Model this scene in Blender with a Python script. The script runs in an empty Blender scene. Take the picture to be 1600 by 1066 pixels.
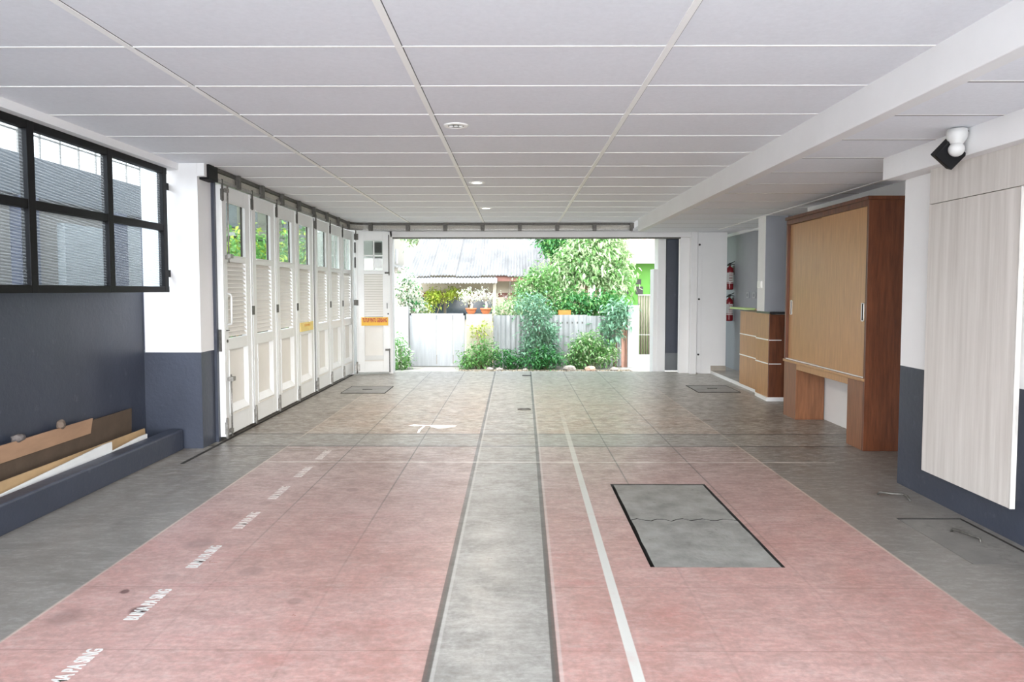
import bpy, bmesh, math, random
from mathutils import Vector, Matrix
import numpy as np
random.seed(7); rng = np.random.default_rng(11)
S = bpy.context.scene; C = S.collection; PI = math.pi

# ---------------- camera, sky, sun, exposure ----------------
cd = bpy.data.cameras.new('camera'); cam = bpy.data.objects.new('camera', cd); C.objects.link(cam)
cam.location = (0, 0, 1.378)
cam.rotation_euler = (PI/2 - 0.0513, 0, 0.0058)
cd.sensor_fit = 'HORIZONTAL'; cd.sensor_width = 36; cd.lens = 36*1089.7/1600
cd.shift_y = -23.5/1600; cd.clip_end = 300
S.camera = cam
w = bpy.data.worlds.new('sky'); S.world = w; w.use_nodes = True
wt = w.node_tree; bg = wt.nodes['Background']
tc = wt.nodes.new('ShaderNodeTexCoord'); sp = wt.nodes.new('ShaderNodeSeparateXYZ')
rp = wt.nodes.new('ShaderNodeValToRGB')
rp.color_ramp.elements[0].position = 0.0; rp.color_ramp.elements[0].color = (.98, .97, .97, 1)
rp.color_ramp.elements[1].position = .6; rp.color_ramp.elements[1].color = (.78, .88, 1.0, 1)
wt.links.new(tc.outputs['Generated'], sp.inputs[0]); wt.links.new(sp.outputs['Z'], rp.inputs[0])
wt.links.new(rp.outputs[0], bg.inputs[0])
mr = wt.nodes.new('ShaderNodeMapRange')          # sky behind the camera brightened, added to lift the room
mr.inputs[1].default_value = -.9; mr.inputs[2].default_value = -.1; mr.inputs[3].default_value = 4.4; mr.inputs[4].default_value = .62
wt.links.new(sp.outputs['Y'], mr.inputs[0]); wt.links.new(mr.outputs[0], bg.inputs[1])
S.cycles.max_bounces = 14; S.cycles.diffuse_bounces = 10; S.cycles.transparent_max_bounces = 16
sd = bpy.data.lights.new('sun', 'SUN'); sun = bpy.data.objects.new('sun', sd); C.objects.link(sun)
sd.energy = .7; sd.angle = math.radians(6); sd.color = (1, .97, .91)
sun.rotation_euler = Vector((-.06, -.22, .95)).to_track_quat('Z', 'Y').to_euler(); sun.location = (0, 0, 20)
def portal(loc, sx, sy, d):
    l = bpy.data.lights.new('portal', 'AREA'); l.shape = 'RECTANGLE'; l.size = sx; l.size_y = sy
    l.cycles.is_portal = True
    o = bpy.data.objects.new('portal', l); C.objects.link(o); o.location = loc
    o.rotation_euler = Vector(d).to_track_quat('-Z', 'Y').to_euler()
portal((.4, 11.62, 1.15), 5.0, 2.4, (0, -1, 0))
portal((-.2, -.85, 1.23), 6.2, 2.5, (0, 1, 0))
S.view_settings.view_transform = 'Standard'; S.view_settings.look = 'None'
S.view_settings.gamma = 1; S.view_settings.use_curve_mapping = False
S.view_settings.exposure = 2.25

# ---------------- materials ----------------
class NT:
    def __init__(s, m): s.t = m.node_tree; s.n = s.t.nodes; s.l = s.t.links
    def new(s, typ, **kw):
        n = s.n.new('ShaderNode'+typ)
        for k, v in kw.items(): setattr(n, k, v)
        return n
    def set(s, sock, v):
        if hasattr(v, 'links'): s.l.new(v, sock)
        elif v is not None: sock.default_value = v
    def m(s, op, a, b=None, c=None, clamp=False):
        n = s.new('Math', operation=op, use_clamp=clamp)
        s.set(n.inputs[0], a); s.set(n.inputs[1], b); s.set(n.inputs[2], c)
        return n.outputs[0]
    def mix(s, f, a, b, mode='MIX'):
        n = s.new('MixRGB', blend_type=mode); s.set(n.inputs[0], f)
        s.set(n.inputs[1], a if hasattr(a, 'links') else (*a, 1)); s.set(n.inputs[2], b if hasattr(b, 'links') else (*b, 1))
        return n.outputs[0]
    def noise(s, vec, scale, detail=4, rough=.6):
        n = s.new('TexNoise'); s.set(n.inputs['Vector'], vec); n.inputs['Scale'].default_value = scale
        n.inputs['Detail'].default_value = detail; n.inputs['Roughness'].default_value = rough
        return n.outputs['Fac']
    def ramp(s, f, lo, hi, a=0., b=1.):
        n = s.new('MapRange', clamp=True); s.set(n.inputs[0], f)
        for i, v in enumerate((lo, hi, a, b)): n.inputs[i+1].default_value = v
        return n.outputs[0]
    def mapv(s, vec, scale):
        n = s.new('Mapping'); s.l.new(vec, n.inputs[0]); n.inputs['Scale'].default_value = scale
        return n.outputs[0]
MC = {}
def mat(name, col, rough=.6, var=.12, scale=6., stretch=(1, 1, 1), bump=0., bscale=60., metal=0., spec=.5, col2=None, dirt=None):
    if name in MC: return MC[name]
    m = bpy.data.materials.new(name); m.use_nodes = True; t = NT(m); p = t.n['Principled BSDF']
    co = t.new('TexCoord').outputs['Object']; v = t.mapv(co, stretch)
    f = t.ramp(t.noise(v, scale, 5, .6), .3, .7)
    c1 = tuple(x*(1-var) for x in col); c2 = col2 or tuple(min(1, x*(1+var)) for x in col)
    c = t.mix(f, c1, c2)
    if dirt:
        g = t.ramp(t.noise(co, dirt[1], 6, .7), dirt[2], dirt[2]+.12)
        c = t.mix(t.m('MULTIPLY', g, dirt[3]), c, dirt[0])
    t.l.new(c, p.inputs['Base Color']); p.inputs['Roughness'].default_value = rough
    p.inputs['Metallic'].default_value = metal; p.inputs['Specular IOR Level'].default_value = spec
    if bump:
        b = t.new('Bump'); b.inputs['Strength'].default_value = bump; b.inputs['Distance'].default_value = .004
        t.l.new(t.noise(v, bscale, 3, .6), b.inputs['Height']); t.l.new(b.outputs[0], p.inputs['Normal'])
    MC[name] = m; return m
white = mat('white_paint', (.77, .77, .77), .55, .03, 2, bump=.15, bscale=40)
tile = mat('ceiling_tile', (.77, .79, .83), .8, .03, 40, bump=.1, bscale=200)
tbar = mat('grid_bar', (.92, .92, .90), .4, .02)
seam = mat('tile_seam', (.10, .10, .10), .8, .05)
blue = mat('slate_paint', (.036, .043, .063), .42, .10, 3, bump=.5, bscale=25, dirt=((.13, .14, .18), 9, .62, .4))
greyblue = mat('grey_blue_wall', (.30, .315, .345), .6, .04, 3)
doorw = mat('door_enamel', (.76, .77, .76), .35, .03, 4)
doorp = mat('door_panel_enamel', (.74, .72, .67), .45, .03, 4)
black = mat('black_steel', (.004, .004, .005), .5, .1, spec=.2)
dark = mat('dark_gap', (.02, .018, .016), .8, .2)
steel = mat('dull_steel', (.30, .29, .27), .45, .35, 40, metal=.6)
dsteel = mat('grimy_steel', (.10, .095, .085), .5, .35, 40, metal=.4)
galv = mat('galvanised', (.34, .33, .31), .4, .35, 60, metal=.5)
beige = mat('track_beige', (.46, .43, .36), .5, .1)
wood = mat('brown_teak', (.105, .031, .013), .38, .28, 7, (6, 6, .5), bump=.1, col2=(.17, .056, .023))
woodm = mat('mid_teak', (.21, .088, .040), .36, .25, 7, (6, 6, .5), bump=.1)
woodl = mat('light_teak', (.42, .225, .095), .30, .16, 7, (6, 6, .5), bump=.05)
plank = mat('whitewashed_wood', (.50, .465, .43), .6, .06, 5, (5, 5, .2), bump=.25, bscale=30, col2=(.62, .59, .555))
card = mat('cardboard', (.36, .22, .135), .8, .15, 8, (1, .3, 1))
cardd = mat('cardboard_inside', (.085, .058, .038), .9, .15, 8)
paper = mat('white_board', (.72, .73, .72), .6, .05)
red = mat('extinguisher_red', (.20, .008, .014), .25, .08)
label_m = mat('label_paper', (.62, .62, .60), .6, .05)
rubber = mat('black_rubber', (.015, .015, .015), .5, .1)
yellow = mat('sign_yellow', (.80, .46, .03), .5, .06, 8)
yellowf = mat('sticker_faded_yellow', (.80, .62, .20), .5, .12, 14)
redt = mat('sign_red_print', (.45, .03, .02), .5, .05)
stone = mat('rough_stone', (.32, .28, .24), .9, .3, 12, bump=.8, bscale=12)
slabm = mat('slab_concrete', (.225, .22, .20), .85, .28, 6, bump=.8, bscale=35, dirt=((.10, .09, .08), 7, .60, .7))
conc = mat('grey_concrete', (.30, .295, .28), .8, .18, 5, bump=.5)
tilef = mat('lobby_tile', (.42, .38, .33), .25, .12, 5)
granite = mat('black_granite', (.02, .02, .022), .15, .3, 60)
silver = mat('silver_strip', (.85, .85, .83), .3, .03)
terra = mat('terracotta', (.55, .17, .07), .7, .12)
bark = mat('bark', (.22, .15, .09), .9, .3, 10, (1, 1, .3), bump=.6)
roofm = mat('corrugated_roof', (.13, .127, .122), .8, .25, 1.6, (2, .6, 1), dirt=((.36, .36, .35), 3, .58, .5))
metalf = mat('fence_sheet', (.27, .27, .26), .5, .25, 4, (2, 1, .4), dirt=((.30, .28, .26), 5, .60, .5))
gatem = mat('white_gate', (.29, .29, .285), .5, .14, 4, (3, 1, .3), dirt=((.45, .46, .47), 5, .6, .5))
cream = mat('cream_wall', (.55, .49, .38), .8, .08, 2)
green = mat('lime_green_wall', (.042, .16, .006), .7, .08, 2)
brownf = mat('brown_fascia', (.17, .07, .05), .7, .2, 4)
tiler = mat('roof_tile', (.22, .15, .13), .8, .2, 4)
bamboo = mat('bamboo', (.12, .105, .07), .7, .25, 12, (2, 2, .4))
road = mat('dusty_road', (.27, .255, .225), .9, .25, 4, bump=.6, dirt=((.35, .30, .24), 6, .55, .6))
soil = mat('garden_soil', (.22, .17, .12), .95, .3, 6, bump=.8)
pane_dark = mat('dark_window_glass', (.05, .07, .085), .15, .3, 3)
orange = mat('orange_plastic', (.36, .15, .02), .6, .15)
paintw = mat('floor_paint_white', (.55, .545, .52), .7, .08, 20)
limep = mat('lime_strip', (.50, .68, .28), .5, .08)

def glass(name, tint, fac, rough=.02, wave=None):
    m = bpy.data.materials.new(name); m.use_nodes = True; t = NT(m)
    t.n.remove(t.n['Principled BSDF']); out = t.n['Material Output']
    tr = t.new('BsdfTransparent'); tr.inputs[0].default_value = (*tint, 1)
    gl = t.new('BsdfGlossy'); gl.inputs['Roughness'].default_value = rough
    mx = t.new('MixShader'); fr = t.new('LayerWeight'); fr.inputs[0].default_value = .5
    t.l.new(tr.outputs[0], mx.inputs[1]); t.l.new(gl.outputs[0], mx.inputs[2]); t.l.new(t.m('MULTIPLY_ADD', t.m('POWER', fr.outputs['Facing'], 4), .45, .03), mx.inputs[0])
    last = mx.outputs[0]
    if wave:
        co = t.new('TexCoord').outputs['Object']
        wv = t.new('TexWave', wave_type='BANDS', bands_direction='DIAGONAL'); wv.inputs['Scale'].default_value = wave
        wv.inputs['Distortion'].default_value = 1.5; wv.inputs['Detail'].default_value = 1; wv.inputs['Detail Scale'].default_value = .6
        t.l.new(t.mapv(co, (1, .12, 1.25)), wv.inputs[0])
        b = t.new('Bump'); b.inputs['Strength'].default_value = .6; b.inputs['Distance'].default_value = .01
        t.l.new(wv.outputs['Fac'], b.inputs['Height']); t.l.new(b.outputs[0], gl.inputs['Normal'])
        tl = t.new('BsdfTranslucent'); t.l.new(b.outputs[0], tl.inputs['Normal'])
        tl.inputs[0].default_value = (.60, .59, .57, 1)
        m2 = t.new('MixShader'); t.l.new(t.ramp(wv.outputs['Fac'], 0, 1, .04, fac), m2.inputs[0])
        t.l.new(last, m2.inputs[1]); t.l.new(tl.outputs[0], m2.inputs[2]); last = m2.outputs[0]
    t.l.new(last, out.inputs[0]); return m
gclear = glass('door_glass', (.72, .76, .73), 0)
gwave = glass('ribbed_glass', (.90, .94, .96), .22, .1, wave=26)

def leafmat(name, a, b, tr=.35):
    m = bpy.data.materials.new(name); m.use_nodes = True; t = NT(m); p = t.n['Principled BSDF']
    co = t.new('TexCoord').outputs['Object']
    f = t.ramp(t.noise(co, 9, 3, .7), .35, .65); c = t.mix(f, a, b)
    t.l.new(c, p.inputs['Base Color']); p.inputs['Roughness'].default_value = .45
    tl = t.new('BsdfTranslucent'); t.l.new(c, tl.inputs[0]); mx = t.new('MixShader'); mx.inputs[0].default_value = tr
    t.l.new(p.outputs[0], mx.inputs[1]); t.l.new(tl.outputs[0], mx.inputs[2])
    t.l.new(mx.outputs[0], t.n['Material Output'].inputs[0]); return m
lf_mid = leafmat('leaf_mid_green', (.06, .20, .05), (.22, .42, .12))
lf_teal = leafmat('leaf_blue_green', (.09, .22, .13), (.28, .46, .30))
lf_lime = leafmat('leaf_yellow_green', (.22, .34, .03), (.48, .52, .08))
lf_pale = leafmat('leaf_pale', (.20, .32, .13), (.50, .58, .36))
lf_deep = leafmat('leaf_deep_green', (.025, .13, .04), (.08, .28, .07))
lf_white = leafmat('leaf_white_green', (.45, .50, .38), (.78, .78, .66))

def emis(name, col, s):
    m = bpy.data.materials.new(name); m.use_nodes = True; t = NT(m)
    p = t.n['Principled BSDF']; p.inputs['Emission Color'].default_value = (*col, 1); p.inputs['Emission Strength'].default_value = s
    return m
lampon = emis('lit_lamp', (1, .97, .9), 2.5)

def floor_mat():
    m = bpy.data.materials.new('painted_concrete_floor'); m.use_nodes = True; t = NT(m); p = t.n['Principled BSDF']
    co = t.new('TexCoord').outputs['Object']; s = t.new('SeparateXYZ'); t.l.new(co, s.inputs[0])
    X, Y = s.outputs[0], s.outputs[1]
    n1 = t.noise(co, 1.3, 6, .65); n2 = t.noise(co, 5, 6, .7); n3 = t.noise(co, 40, 4, .7)
    n4 = t.noise(t.mapv(co, (.6, 2.2, 1)), 2.2, 6, .7); n5 = t.noise(t.mapv(co, (1., 2.6, 1)), 9, 8, .8)
    def above(v, a, e=.006):  # 1 when v > a
        return t.m('MULTIPLY_ADD', t.m('SUBTRACT', v, a), 1/e, .5, clamp=True)
    def rect(v, a, b, e=.006):
        return t.m('MULTIPLY', above(v, a, e), t.m('SUBTRACT', 1, above(v, b, e)))
    def line(v, c, wd, e=.004):
        d = t.m('ABSOLUTE', t.m('SUBTRACT', v, c)); return t.m('MULTIPLY_ADD', t.m('SUBTRACT', wd/2, d), 1/e, .5, clamp=True)
    mul = lambda *a: a[0] if len(a) == 1 else t.m('MULTIPLY', a[0], mul(*a[1:]))
    gl = t.m('MULTIPLY_ADD', Y, -.0035, -.312); gr = t.m('MULTIPLY_ADD', Y, .0112, .115)
    Xg = t.m('SUBTRACT', X, gr); Xl = t.m('SUBTRACT', X, gl)
    gut = t.m('MULTIPLY', above(Xl, 0.), t.m('SUBTRACT', 1, above(Xg, 0.)))
    inner = rect(X, -2.02, 1.96)
    # concrete base
    c = t.mix(t.ramp(n1, .3, .7), (.235, .228, .208), (.345, .335, .31))
    c = t.mix(t.m('MULTIPLY', t.ramp(n2, .5, .72), .5), c, (.17, .16, .145))
    # margins are darker bare cement
    c = t.mix(mul(t.m('SUBTRACT', 1, inner), t.m('SUBTRACT', 1, above(Y, 6.1)), .85), c, t.mix(t.ramp(n2, .3, .7), (.13, .118, .105), (.235, .22, .20)))
    # red oxide paint
    redc = t.mix(t.ramp(n1, .3, .7), (.405, .195, .165), (.53, .325, .295))
    redc = t.mix(t.m('MULTIPLY', t.ramp(n4, .52, .75), .6), redc, (.40, .14, .125))
    near = rect(Y, 1.8, 6.10); keep = t.m('SUBTRACT', 1, gut)  # unseen floor nearest the camera left grey to cut pink bounce on ceiling
    fade = t.ramp(Y, 3.7, 6.1, 1., .50)
    wear = t.ramp(n2, .36, .62, 1., .80)
    c = t.mix(mul(inner, near, keep, fade, wear), c, redc)
    # far bay: paint worn down to brown dust
    far = mul(inner, above(Y, 6.62), keep); browng = t.mix(t.ramp(n1, .35, .65), (.43, .26, .16), (.42, .35, .26))
    c = t.mix(mul(far, t.ramp(n4, .32, .62, .35, .95), t.ramp(Y, 8.3, 10.2, 1., .25)), c, browng)
    farall = above(Y, 6.62)
    c = t.mix(mul(farall, t.m('SUBTRACT', 1, inner), .6), c, (.24, .20, .155))
    c = t.mix(mul(t.ramp(n4, .50, .64), t.ramp(Y, 5.0, 6.8), .75), c, (.15, .11, .075))
    c = t.mix(mul(t.ramp(t.noise(co, 3.1, 5, .65), .58, .66), t.ramp(Y, 5.0, 7.0), .5), c, (.60, .57, .52))
    strip = rect(Y, 6.10, 6.62)
    c = t.mix(mul(strip, .6), c, t.mix(t.ramp(n2, .35, .65), (.17, .165, .14), (.30, .29, .26)))
    c = t.mix(t.ramp(n3, .35, .7, 0, .35), c, (.12, .10, .09))
    c = t.mix(mul(t.ramp(Y, 7.4, 10.6), .55), c, (.56, .54, .48))  # paler toward the street opening: daylight glare painted into the colour
    c = t.mix(mul(t.ramp(n5, .47, .60), t.ramp(Y, 4.2, 7.2, .22, .85)), c, (.15, .12, .09))
    c = t.mix(mul(t.ramp(n5, .40, .50, 1, 0), t.ramp(Y, 4.6, 7.2, .15, .5)), c, (.58, .55, .50))
    # stains
    for (sx, sy, r, k) in ((-1.63, 2.93, .045, .9), (-1.79, 3.12, .03, .9), (-1.66, 3.28, .05, .35), (-1.72, 3.72, .09, .45), (-1.9, 2.86, .09, .45), (-1.13, 4.75, .04, .55), (-1.30, 3.35, .07, .4), (-.98, 3.02, .04, .5), (-1.62, 4.45, .05, .4)):
        q = t.m('POWER', t.m('ADD', t.m('POWER', t.m('SUBTRACT', X, sx), 2), t.m('POWER', t.m('SUBTRACT', Y, sy), 2)), .5)
        q = t.m('ADD', q, t.m('MULTIPLY_ADD', n2, .12, -.06))
        c = t.mix(mul(t.ramp(q, r*.6, r, 1, 0), k), c, (.085, .03, .026) if k > .8 else (.17, .10, .09))
    # joints
    for xj in (-1.43, -.865, .80, 1.375):
        c = t.mix(mul(line(X, xj, .010), t.ramp(Y, 3.2, 5.6, .12, .8)), c, (.05, .045, .04))
    for yj in (2.6, 3.17, 3.74, 4.33, 4.92):
        c = t.mix(mul(line(Y, yj, .006), inner, keep, .40), c, (.14, .07, .06))
    for yj in (7.15, 7.75, 8.35, 9.0, 9.7, 10.4):
        c = t.mix(mul(line(Y, yj, .009), inner, .35), c, (.10, .085, .07))
    for yj in (6.10, 6.62):
        c = t.mix(mul(line(Y, yj, .034), .95), c, (.05, .045, .04))
    c = t.mix(mul(line(Y, 11.2, .02), .4), c, (.10, .09, .08))
    for v in (Xl, Xg):
        c = t.mix(mul(line(v, 0, .026), .85), c, (.045, .04, .036)); c = t.mix(mul(line(v, .022, .014), .35), c, (.5, .48, .45))
    # white lines
    wl = t.m('SUBTRACT', X, t.m('MULTIPLY_ADD', Y, .014, .402))
    c = t.mix(mul(line(wl, 0, .042), t.ramp(Y, 5.2, 8.2, .95, .0), t.ramp(n2, .35, .5, .75, 1)), c, (.52, .52, .48))
    c = t.mix(mul(line(Y, 5.53, .032), rect(X, -2.03, 2.55), t.ramp(n2, .32, .6, .75, .3)), c, (.66, .63, .58))
    for xe in (-2.02, 1.96):
        c = t.mix(mul(line(X, xe, .014), t.ramp(n1, .4, .6, .15, .7)), c, (.55, .46, .38))
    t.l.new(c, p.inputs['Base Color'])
    t.l.new(t.ramp(n2, .3, .7, .27, .48), p.inputs['Roughness'])
    b = t.new('Bump'); b.inputs['Strength'].default_value = .14; b.inputs['Distance'].default_value = .004
    t.l.new(t.m('ADD', n3, n5), b.inputs['Height']); t.l.new(b.outputs[0], p.inputs['Normal'])
    return m
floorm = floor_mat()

# ---------------- mesh helpers ----------------
def box(bm, x0, x1, y0, y1, z0, z1, mi=0):
    v = [bm.verts.new((x, y, z)) for x in (x0, x1) for y in (y0, y1) for z in (z0, z1)]
    for f in ((0, 1, 3, 2), (4, 6, 7, 5), (0, 4, 5, 1), (2, 3, 7, 6), (0, 2, 6, 4), (1, 5, 7, 3)):
        bm.faces.new([v[i] for i in f]).material_index = mi
    return v
def boxes(*bs):
    bm = bmesh.new()
    for b in bs: box(bm, *b)
    return bm
def tube(bm, pts, r, seg=8, mi=0, closed=False):
    pts = [Vector(p) for p in pts]; rings = []; n = len(pts)
    rr = r if isinstance(r, (list, tuple)) else [r]*n
    up = Vector((0, 0, 1))
    for i, p in enumerate(pts):
        d = (pts[min(i+1, n-1)]-pts[max(i-1, 0)]).normalized()
        a = d.cross(up if abs(d.z) < .9 else Vector((0, 1, 0))).normalized(); b = d.cross(a)
        rings.append([bm.verts.new(p+(a*math.cos(t)+b*math.sin(t))*rr[i]) for t in [2*PI*k/seg for k in range(seg)]])
    for i in range(n-1):
        for k in range(seg):
            f = bm.faces.new((rings[i][k], rings[i][(k+1) % seg], rings[i+1][(k+1) % seg], rings[i+1][k])); f.smooth = True; f.material_index = mi
    for rg in (rings[0][::-1], rings[-1]): bm.faces.new(rg).material_index = mi
    return bm
def lathe(bm, prof, c=(0, 0, 0), seg=24, mi=0):
    c = Vector(c); rings = [[bm.verts.new(c+Vector((r*math.cos(2*PI*k/seg), r*math.sin(2*PI*k/seg), z))) for k in range(seg)] for r, z in prof]
    for i in range(len(prof)-1):
        for k in range(seg):
            f = bm.faces.new((rings[i][k], rings[i][(k+1) % seg], rings[i+1][(k+1) % seg], rings[i+1][k])); f.smooth = True; f.material_index = mi
    bm.faces.new(rings[0][::-1]).material_index = mi; bm.faces.new(rings[-1]).material_index = mi
    return bm
def prism(bm, pts, axis, a, b, mi=0):
    """polygon pts in the two other axes, extruded along axis from a to b"""
    def mk(p, v):
        q = list(p); q.insert(axis, v); return bm.verts.new(q)
    A = [mk(p, a) for p in pts]; B = [mk(p, b) for p in pts]; n = len(pts)
    for i in range(n): bm.faces.new((A[i], A[(i+1) % n], B[(i+1) % n], B[i])).material_index = mi
    bm.faces.new(A[::-1]).material_index = mi; bm.faces.new(B).material_index = mi
    return bm
def obj(name, bm, mats, parent=None, bevel=0., kind=None):
    bmesh.ops.recalc_face_normals(bm, faces=bm.faces[:])
    me = bpy.data.meshes.new(name); bm.to_mesh(me); bm.free()
    for m in (mats if isinstance(mats, (list, tuple)) else [mats]): me.materials.append(m)
    o = bpy.data.objects.new(name, me); C.objects.link(o)
    if parent: o.parent = parent
    if bevel:
        b = o.modifiers.new('bevel', 'BEVEL'); b.width = bevel; b.segments = 2; b.limit_method = 'ANGLE'
    if kind: o['kind'] = kind
    return o
def struct(name, bm, mats, bevel=0.): return obj(name, bm, mats, None, bevel, 'structure')
def tag(o, label, cat, group=None, kind=None):
    o['label'] = label; o['category'] = cat
    if group: o['group'] = group
    if kind: o['kind'] = kind
    return o
def thing(name, label, cat, loc=(0, 0, 0), rz=0, group=None):
    o = bpy.data.objects.new(name, None); C.objects.link(o); o.location = loc; o.rotation_euler = (0, 0, rz)
    o.empty_display_size = .1
    return tag(o, label, cat, group)
def copy_tree(o, parent=None):
    c = o.copy(); C.objects.link(c); c.parent = parent
    for ch in list(o.children): copy_tree(ch, c)
    return c
def text_mesh(name, body, size, mt, off=.0, ext=.0005, sx=1.):
    cu = bpy.data.curves.new(name, 'FONT'); cu.body = body; cu.size = size; cu.offset = off; cu.extrude = ext
    cu.align_x = 'CENTER'; cu.align_y = 'CENTER'; cu.resolution_u = 3
    tmp = bpy.data.objects.new(name+'_tmp', cu); C.objects.link(tmp)
    dg = bpy.context.evaluated_depsgraph_get(); me = bpy.data.meshes.new_from_object(tmp.evaluated_get(dg))
    bpy.data.objects.remove(tmp); me.materials.clear(); me.materials.append(mt)
    for v in me.vertices: v.co.x *= sx
    o = bpy.data.objects.new(name, me); C.objects.link(o); return o

# ---------------- room shell ----------------
G0 = -.3; YB = 11.50            # inner face of the front (street) wall
YR = -.9             # rear edge, open to daylight behind the camera
holes = [(.67, 1.34, 3.41, 4.90), (2.30, 2.69, 3.46, 4.17)]
xs = sorted({-3.22, 3.7} | {h[0] for h in holes} | {h[1] for h in holes}); ys = sorted({YR, 11.78} | {h[2] for h in holes} | {h[3] for h in holes})
bm = bmesh.new()
for i in range(len(xs)-1):
    for j in range(len(ys)-1):
        cx, cy = (xs[i]+xs[i+1])/2, (ys[j]+ys[j+1])/2
        inh = any(h[0] < cx < h[1] and h[2] < cy < h[3] for h in holes)
        if not inh:
            bm.faces.new([bm.verts.new(p) for p in ((xs[i], ys[j], 0), (xs[i+1], ys[j], 0), (xs[i+1], ys[j+1], 0), (xs[i], ys[j+1], 0))])
bmesh.ops.remove_doubles(bm, verts=bm.verts[:], dist=1e-4)
for h in holes:
    for a, b in (((h[0], h[2]), (h[1], h[2])), ((h[1], h[2]), (h[1], h[3])), ((h[1], h[3]), (h[0], h[3])), ((h[0], h[3]), (h[0], h[2]))):
        bm.faces.new([bm.verts.new(p) for p in ((*a, 0), (*b, 0), (*b, -.05), (*a, -.05))]).material_index = 1
    bm.faces.new([bm.verts.new(p) for p in ((h[0], h[2], -.05), (h[1], h[2], -.05), (h[1], h[3], -.05), (h[0], h[3], -.05))]).material_index = 1
box(bm, -3.22, 3.7, YR, 11.78, -.30, -.06, 0)
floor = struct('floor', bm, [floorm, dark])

def ceiling(x0, x1, y0, y1, z, lx, pr=.0025, sw=.004):
    bm = bmesh.new(); ty = [3.156+.6*k for k in range(-12, 16)]
    box(bm, x0, x1, y0, y1, z, z+.06, 0)
    for y in ty:
        if y0 < y < y1: box(bm, x0, x1, y-.006, y+.006, z-pr, z+.001, 1)
        if y0 < y < y1: box(bm, x0, x1, y+.006, y+.006+sw, z-.0012, z+.001, 2)
    for x in lx:
        box(bm, x-.015, x+.015, y0, y1, z-.005, z+.001, 1)
        box(bm, x+.015, x+.019, y0, y1, z-.0012, z+.001, 2)
    return bm
struct('ceiling', ceiling(-2.90, 1.87, YR, YB, 2.46, (-1.722, -.522, .678)), [tile, tbar, seam])
struct('ceiling', ceiling(1.945, 3.75, YR, 10.75, 2.305, (3.10,), .0009, .012), [tile, tbar, seam])
struct('ceiling', boxes((1.87, 3.75, 10.75, 12.6, 2.325, 2.36)), tile)
struct('trim_1', boxes((1.855, 1.945, YR, 10.70, 2.272, 2.52)), white, .004)        # bulkhead edge
struct('ceiling', boxes((-3.3, 3.9, YR, YB+.3, 2.60, 2.75)), white)                 # slab over the tiles
# left
struct('wall_left', boxes((-3.38, -3.22, YR, 6.0, 0, 1.385)), blue)
struct('wall_left', boxes((-3.0, -2.885, YR, 6.0, 2.405, 2.60)), white)
struct('wall_left', boxes((-3.38, -3.22, YR, 1.0, 1.385, 2.405)), white)
bm = bmesh.new(); box(bm, -3.38, -2.725, 6.0, 6.26, 0, .84, 0); box(bm, -3.21, -2.725, 6.0, 6.26, .84, 2.60, 1)
struct('wall_left', bm, [blue, white])
struct('wall_left', boxes((-3.22, -2.80, 6.26, YB, 2.47, 2.60)), white)
struct('wall_left', boxes((-3.21, -2.70, 6.262, 6.302, 0, 2.46)), blue)
kb = bmesh.new(); prism(kb, [(-2.885, 0), (-2.885, .165), (-2.895, .175), (-2.99, .18), (-3.0, .17), (-3.0, 0)], 1, YR, 5.97)
struct('trim_2', kb, blue, .004)
# right
bm = bmesh.new(); box(bm, 2.73, 3.4, YR, 4.95, 0, .845, 0); box(bm, 2.73, 3.4, YR, 4.95, .845, 2.305, 1)
struct('wall_right', bm, [blue, white])
struct('wall_right', boxes((3.29, 3.5, 4.95, 7.95, 0, 2.305)), white)
struct('wall_right', boxes((3.65, 3.85, 7.9, 12.6, 0, 2.33)), greyblue)
struct('wall_right', boxes((3.5, 3.85, 7.80, 7.95, 0, 2.305)), greyblue)
struct('trim_3', boxes((2.585, 2.74, YR, 4.98, 2.15, 2.306)), white, .003)
struct('trim_4', boxes((3.60, 3.66, 9.8, 12.5, 2.285, 2.325), (3.585, 3.66, 9.0, 10.6, 2.275, 2.306)), white)
bm = bmesh.new(); box(bm, 3.12, 3.395, 8.78, 9.05, 1.111, 2.31, 1); box(bm, 3.165, 3.395, 8.79, 9.04, .05, 1.08, 1)
for f in bm.faces:
    if f.calc_center_median().y < 8.781: f.material_index = 0
bm.faces.ensure_lookup_table()
struct('wall_1', bm, [greyblue, white])
# front (street) wall and opening
struct('wall_front', boxes((2.96, 3.46, YB, 11.66, 0, 2.60), (2.96, 3.0, YB, 11.66, 0, 2.60)), white)
struct('wall_front', boxes((-3.4, 3.46, YB, 11.66, 2.325, 2.60)), white)
struct('wall_front', boxes((3.46, 3.85, 12.6, 12.75, 0, 2.6)), greyblue)
struct('trim_5', boxes((2.86, 2.965, 11.44, 11.66, 0, 2.34), (-2.10, 2.965, 11.46, 11.66, 2.245, 2.34), (-2.10, -2.03, 11.46, 11.66, 0, 2.34), (2.705, 2.86, 11.55, 11.66, 0, 2.245)), white, .004)
struct('trim_6', boxes((2.975, 3.04, 11.47, YB, 0.02, 2.32)), white, .003)
struct('trim_7', boxes((-2.03, 2.70, 11.50, 11.60, 2.225, 2.247)), dsteel)
# outer piers beside the opening
bm = bmesh.new(); box(bm, 2.565, 2.95, 11.95, 12.25, 0, .30, 0); box(bm, 2.57, 2.95, 11.965, 12.25, .30, 2.75, 1)
struct('wall_2', bm, [mat('plinth_grey', (.13, .14, .15), .6, .1), blue])
struct('wall_3', boxes((2.43, 2.56, 11.97, 12.3, -.3, 2.75)), white)
struct('wall_4', boxes((2.36, 2.43, 12.0, 12.3, -.3, 1.74)), white)
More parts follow.
